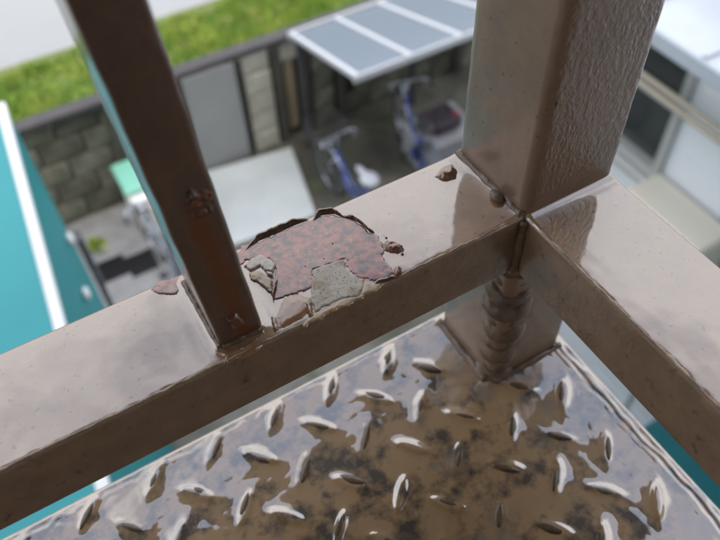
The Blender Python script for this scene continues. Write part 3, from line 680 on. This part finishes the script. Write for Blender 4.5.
# wall with the window opening left free
hc(MB().box(XW, XW+4, -3.0, wy0, G, top_z).build('wall', M_white))
hc(MB().box(XW, XW+4, wy1, 2.95, G, top_z).build('wall', M_white))
hc(MB().box(XW, XW+4, wy0+.0005, wy1-.0005, G, wz0).build('wall', M_white))
hc(MB().box(XW, XW+4, wy0+.0005, wy1-.0005, wz1, top_z).build('wall', M_white))
for k in range(1, 22):
    zz = G + k*0.25
    if zz < top_z - .05: hc(MB().box(XW-.006, XW-.0005, -3.0, wy0-.07, zz, zz+.012).build('siding_lip', M_white))
for yy in (wy0-.45, wy0-1.4): hc(MB().box(XW-.012, XW-.0065, yy-.012, yy+.012, G, wz1+.04).build('siding_joint', M_frame))
fw = hc(MB().box(XW-.03, XW+.06, wy0, wy0+.05, wz0, wz1).box(XW-.03, XW+.06, wy1-.05, wy1, wz0, wz1).box(XW-.03, XW+.06, wy0+.05, wy1-.05, wz0, wz0+.06).box(XW-.03, XW+.06, wy0+.05, wy1-.05, wz1-.05, wz1).build('window_frame', M_frame))
mid = wz0 + (wz1-wz0)*0.60
o = MB().box(XW-.015, XW+.05, wy0+.0505, wy1-.0505, mid-.03, mid+.03).build('transom', M_frame); o.parent = fw
o = MB().box(XW+.03, XW+.04, wy0+.0505, wy1-.0505, wz0+.0605, mid-.0305).build('pane', M_pane); o.parent = fw
o = MB().box(XW+.03, XW+.04, wy0+.0505, wy1-.0505, mid+.0305, wz1-.0505).build('pane', M_pane); o.parent = fw
o = MB().box(XW-.08, XW-.031, wy0-.03, wy1+.03, wz0-.05, wz0-.002, .005).build('sill', M_frame); o.parent = fw
lz = onx(690, 52, XW-.45)[2]
hc(MB().box(XW-.45, XW-.0005, -3.0, 2.95, lz-.09, lz, .01).build('eave_ledge', M_ledge))
for k in range(14): hc(MB().box(XW-.44, XW-.0008, -2.9+k*.43, -2.88+k*.43, lz+.0005, lz+.016).build('ledge_seam', M_ledge))
# poles in front of the window
for k, (u, v) in enumerate(((668, 92), (672, 106))):
    q = onx(u, v, XW-.16)
    t = empty('laundry_pole', (XW-.16, q[1], q[2])); tag(t, ('upper beige laundry pole across the window of the white house', 'lower beige laundry pole across the window of the white house')[k], 'pole', 'laundry poles')
    MB().tube([(0, -1.6, 0), (0, 1.6, 0)], .016, 10).build('rod', M_beige, t, smooth=True)
    for s in (-1, 1): MB().box(-.03, .1585, s*1.3-.012, s*1.3+.012, -.03, -.016).build('bracket', M_frame, t)
# cream outdoor unit hung on the wall
q = onx(676, 212, XW-.18)
ac = empty('outdoor_unit', (XW-.18, q[1], q[2]-.5)); tag(ac, 'cream outdoor air conditioner unit fixed to the white house below its window', 'air conditioner')
MB().box(-.12, .16, -.28, .28, 0, .5, .02).build('case', M_cream, ac); MB().torus((-.125, .04, .25), (1, 0, 0), .17, .012).build('fan_ring', M_frame, ac, smooth=True)
for k in range(7): MB().box(-.128, -.121, -.1, .18, .09+k*.05, .1+k*.05).build('grille_bar', M_frame, ac)
for s in (-1, 1): MB().box(-.15, .18, s*.22-.02, s*.22+.02, -.03, -.0005).build('wall_bracket', M_frame, ac)
# teal chest against the white house
ch = empty('storage_chest', (XW-.27, 0.1, G+.002)); tag(ch, 'low dark teal storage chest standing against the white house', 'chest')
MB().box(-.26, .26, -.85, .85, 0, .42, .02).build('body', M_teald, ch); MB().box(-.27, .268, -.87, .87, .421, .48, .02).build('lid', M_teald, ch)
for s_ in (-.5, .5): MB().box(-.285, -.271, s_-.05, s_+.05, .38, .45, .003).build('latch', M_frame, ch)

# ------------------------------------------------------------------ bicycle shelter
M_poly = mat('clear_polycarbonate', (0.15, 0.205, 0.29), rough=0.15, coat=0.6, crough=0.05, cior=1.5, alpha=0.75)
M_alu = mat('white_aluminium', (0.46, 0.49, 0.54), rough=0.35, metal=0.1)
A0 = ony(292, 34, YW-0.25); ZF = G+1.95; F0 = onz(358, 77, ZF)
hy = A0[1]; fy = F0[1]; hz = A0[2]; lx_ = 0.5*(A0[0]+F0[0])
sht = empty('bicycle_shelter', (lx_+1.3, fy, G)); tag(sht, 'low lean-to bicycle shelter with clear blue roof panels and white rafters', 'shelter')
stc = lambda o: cc(o, sht, sht.location)
xb, xf = A0[0], F0[0]; LEN = 3.2
def slope_pt(s, t, dz=0.0):   # s along +X in metres, t 0 back .. 1 front
    return (xb+(xf-xb)*t+s, hy+(fy-hy)*t, hz+(ZF-hz)*t+dz)
def slope_bar(s0, s1, t0, t1, dz0, dz1):
    vv = [slope_pt(s0,t0,dz0), slope_pt(s1,t0,dz0), slope_pt(s1,t1,dz0), slope_pt(s0,t1,dz0), slope_pt(s0,t0,dz1), slope_pt(s1,t0,dz1), slope_pt(s1,t1,dz1), slope_pt(s0,t1,dz1)]
    return MB().add(vv, [(0,3,2,1),(4,5,6,7),(0,1,5,4),(1,2,6,5),(2,3,7,6),(3,0,4,7)])
bay = onz(410, 55, ZF)[0]-F0[0]
nb = 5
for k in range(nb):
    stc(slope_bar(k*bay+.03, (k+1)*bay-.03, .02, .975, -.004, .004).build('roof_panel', M_poly))
for k in range(nb+1): stc(slope_bar(k*bay-.02, k*bay+.02, .0, .98, -.03, .014).build('rafter', M_alu))
stc(slope_bar(-.03, nb*bay+.03, .981, 1.0, -.045, .012).build('front_beam', M_alu)); stc(slope_bar(-.03, nb*bay+.03, -.03, -.001, -.05, .02).build('back_beam', M_alu))
for s in (0.05, 2*bay+.4, nb*bay-.1):
    q = slope_pt(s, .02); stc(MB().box(q[0]-.03, q[0]+.03, q[1]-.03, q[1]+.03, G, q[2]-.06).build('pillar', M_cop))

# ------------------------------------------------------------------ bicycles
M_blue = mat('blue_frame_paint', (0.02, 0.05, 0.26), (0.03, 0.07, 0.33), scale=8, rough=0.25, coat=0.6, crough=0.05)
M_greyf = mat('grey_frame_paint', (0.10, 0.13, 0.17), (0.14, 0.17, 0.21), scale=8, rough=0.3, coat=0.5, crough=0.05)
M_chrome = mat('dull_chrome', (0.38, 0.40, 0.45), rough=0.28, metal=0.9)
M_tyre = mat('tyre', (0.02, 0.02, 0.022), rough=0.7)
M_seat = mat('saddle', (0.03, 0.03, 0.035), rough=0.4)
M_light = mat('pale_saddle_cover', (0.36, 0.39, 0.45), rough=0.4)
def bicycle(fm, seatm, basket=True):
    t = empty('bicycle'); R_ = .33; fx_, rx = .58, -.48
    for x in (fx_, rx):
        w_ = MB().torus((x, 0, R_), (0, 1, 0), R_-.018, .018).build('wheel', M_tyre, t, smooth=True)
        rm = MB().torus((x, 0, R_), (0, 1, 0), R_-.042, .010).build('rim', M_chrome, w_, smooth=True)
        sp_ = MB()
        for k in range(14):
            a = 2*math.pi*k/14; sp_.tube([(x+.02*math.cos(a), .02*(-1)**k, R_+.02*math.sin(a)), (x+.285*math.cos(a), 0, R_+.285*math.sin(a))], .0016, 4)
        sp_.build('spokes', M_chrome, w_); MB().tube([(x, -.05, R_), (x, .05, R_)], .02, 10).build('hub', M_chrome, w_, smooth=True)
        pts = [(x+.365*math.cos(RAD(a)), 0, R_+.365*math.sin(RAD(a))) for a in (range(-10, 140, 12) if x < 0 else range(30, 160, 12))]
        if x < 0: pts = [(x-.365*math.cos(RAD(a)), 0, R_+.365*math.sin(RAD(a))) for a in range(-10, 120, 12)]
        MB().tube(pts, .022, 8).build('mudguard', M_chrome, t, smooth=True)
    bb, st, hd, hd2 = (0,0,.29), (-.16,0,.66), (.40,0,.80), (.44,0,.62)
    f = MB(); f.tube([bb, st], .016).tube([hd, hd2], .02).tube([hd2, (.2,0,.36), bb], .019).tube([(.41,0,.74), (.15,0,.50), (-.08,0,.47)], .017)
    for s in (-1, 1): f.tube([bb, (rx, s*.055, R_)], .010).tube([st, (rx, s*.055, R_)], .009)
    f.build('frame', fm, t, smooth=True)
    fk = MB()
    for s in (-1, 1): fk.tube([(.44, 0, .62), (.47, s*.05, .56), (.56, s*.055, R_)], .012)
    fk.build('fork', M_chrome, t, smooth=True)
    hb = MB().tube([(.40,0,.8), (.385,0,.97)], .013).tube([(.30,-.23,.99), (.37,-.2,1.0), (.41,-.09,.97), (.41,.09,.97), (.37,.2,1.0), (.30,.23,.99)], .012).build('handlebar', M_chrome, t, smooth=True)
    for s in (-1, 1):
        MB().tube([(.23, s*.255, .985), (.31, s*.228, .99)], .018).build('grip', M_seat, hb, smooth=True)
        MB().tube([(.38, s*.19, .97), (.30, s*.18, .955)], .007).build('brake_lever', M_chrome, hb)
    MB().tube([st, (-.19, 0, .80)], .013).build('seat_post', M_chrome, t, smooth=True)
    sd_ = MB(); sd_.ball((-.24, 0, .84), .12, .10, .045); sd_.ball((-.12, 0, .84), .13, .04, .035); sd_.build('saddle', seatm, t, smooth=True)
    MB().box(-.75, -.3, -.07, .07, .70, .715).build('rear_rack', M_chrome, t)
    cr_ = MB().torus((0, .04, .29), (0, 1, 0), .08, .008).build('chainring', M_chrome, t, smooth=True)
    for s in (-1, 1): o_ = MB().tube([(0, s*.05, .29), (s*.12, s*.07, .29-.11*s)], .01).build('crank', M_chrome, t); MB().box(s*.12-.04, s*.12+.04, s*.08-(.0 if s > 0 else .09), s*.08+(.09 if s > 0 else 0), .28-.11*s, .30-.11*s).build('pedal', M_seat, o_)
    MB().box(-.1, .02, .03, .05, .25, .37).build('chain_guard', fm, t)
    MB().ball((.53, 0, .78), .05, .04, .04).build('headlamp', M_chrome, t, smooth=True)
    if basket:
        bk = MB(); x0, x1, y0, y1, z0, z1 = .46, .76, -.19, .19, .80, 1.03
        for z in np.linspace(z0, z1, 6): bk.tube([(x0,y0,z),(x1,y0,z),(x1,y1,z),(x0,y1,z),(x0,y0,z)], .004, 5)
        for q in np.linspace(0, 1, 9):
            bk.tube([(x0+(x1-x0)*q, y0, z1), (x0+(x1-x0)*q, y0, z0), (x0+(x1-x0)*q, y1, z0), (x0+(x1-x0)*q, y1, z1)], .003, 5); bk.tube([(x0, y0+(y1-y0)*q, z1), (x0, y0+(y1-y0)*q, z0), (x1, y0+(y1-y0)*q, z0), (x1, y0+(y1-y0)*q, z1)], .003, 5)
        bk.build('basket', M_cop, t)
    st_ = MB()
    for s in (-1, 1): st_.tube([(rx, s*.06, R_), (rx-.06, s*.13, .02)], .008)
    st_.tube([(rx-.06, -.13, .012), (rx-.06, .13, .012)], .008).build('kickstand', M_chrome, t)
    return t
b1 = bicycle(M_blue, M_light, True); q = onz(337, 133, G+.85); b1.scale = (.85,)*3; b1.location = (q[0], q[1]-.35, G+.004); b1.rotation_euler = (0, 0, RAD(93))
tag(b1, 'blue bicycle with pale saddle cover parked beside the concrete slab', 'bicycle', 'bicycles in the yard')
b2 = bicycle(M_blue, M_seat, False); q = onz(407, 82, G+.85); b2.scale = (.88,)*3; b2.location = (q[0]-.10, q[1]-.35, G+.004); b2.rotation_euler = (0, 0, RAD(74))
tag(b2, 'blue bicycle with black saddle and no basket under the shelter', 'bicycle', 'bicycles in the yard')
b3 = bicycle(M_greyf, M_seat, False); b3.scale = (.85,)*3; b3.location = (0.36, 4.25, G+.014); b3.rotation_euler = (0, 0, RAD(97))
tag(b3, 'grey bicycle parked between the drain grates and the concrete slab', 'bicycle', 'bicycles in the yard')
# bin with mint lid
q = onz(126, 180, G+.55)
bn = empty('storage_bin', (q[0]+.15, q[1]-.04, G+.013)); tag(bn, 'white plastic storage bin with mint green lid against the block wall', 'bin')
M_mint = mat('mint_plastic', (0.20, 0.50, 0.40), rough=0.4); M_wp = mat('white_plastic', (0.66, 0.68, 0.68), rough=0.4)
MB().box(-.2, .2, -.26, .26, 0, .5, .02).build('body', M_wp, bn); MB().box(-.22, .22, -.16, .28, .501, .57, .02).build('lid', M_mint, bn); MB().box(-.08, .08, -.28, -.261, .36, .42, .008).build('latch', M_wp, bn)
# tub with a dark bag by the shelter
q = onz(441, 116, G+.55)
tu = empty('plastic_tub', (q[0], q[1], G+.004)); tag(tu, 'grey plastic tub standing beside the blue bicycle under the shelter', 'tub')
M_greyp = mat('grey_plastic', (0.30, 0.31, 0.34), rough=0.4)
MB().box(-.3, .3, -.25, .25, 0, .4, .03).build('body', M_greyp, tu); MB().box(-.32, .32, -.27, .27, .4005, .43, .01).build('rim', M_greyp, tu)
M_bag = mat('dark_purple_cloth', (0.04, 0.028, 0.04), (0.03, 0.02, 0.03), scale=9, rough=0.6); M_red = mat('red_plastic', (0.35, 0.03, 0.03), rough=0.4)
bgx = empty('dark_bag', (q[0], q[1], G+.436)); tag(bgx, 'dark purple bag with a red tag lying on the grey tub', 'bag')
MB().box(-.18, .18, -.16, .16, 0, .16, .05).build('body', M_bag, bgx); MB().box(.08, .13, -.12, -.07, .161, .175, .004).build('tag', M_red, bgx); MB().tube([(-.1, 0, .15), (-.06, 0, .22), (.06, 0, .22), (.1, 0, .15)], .012).build('handle', M_bag, bgx)
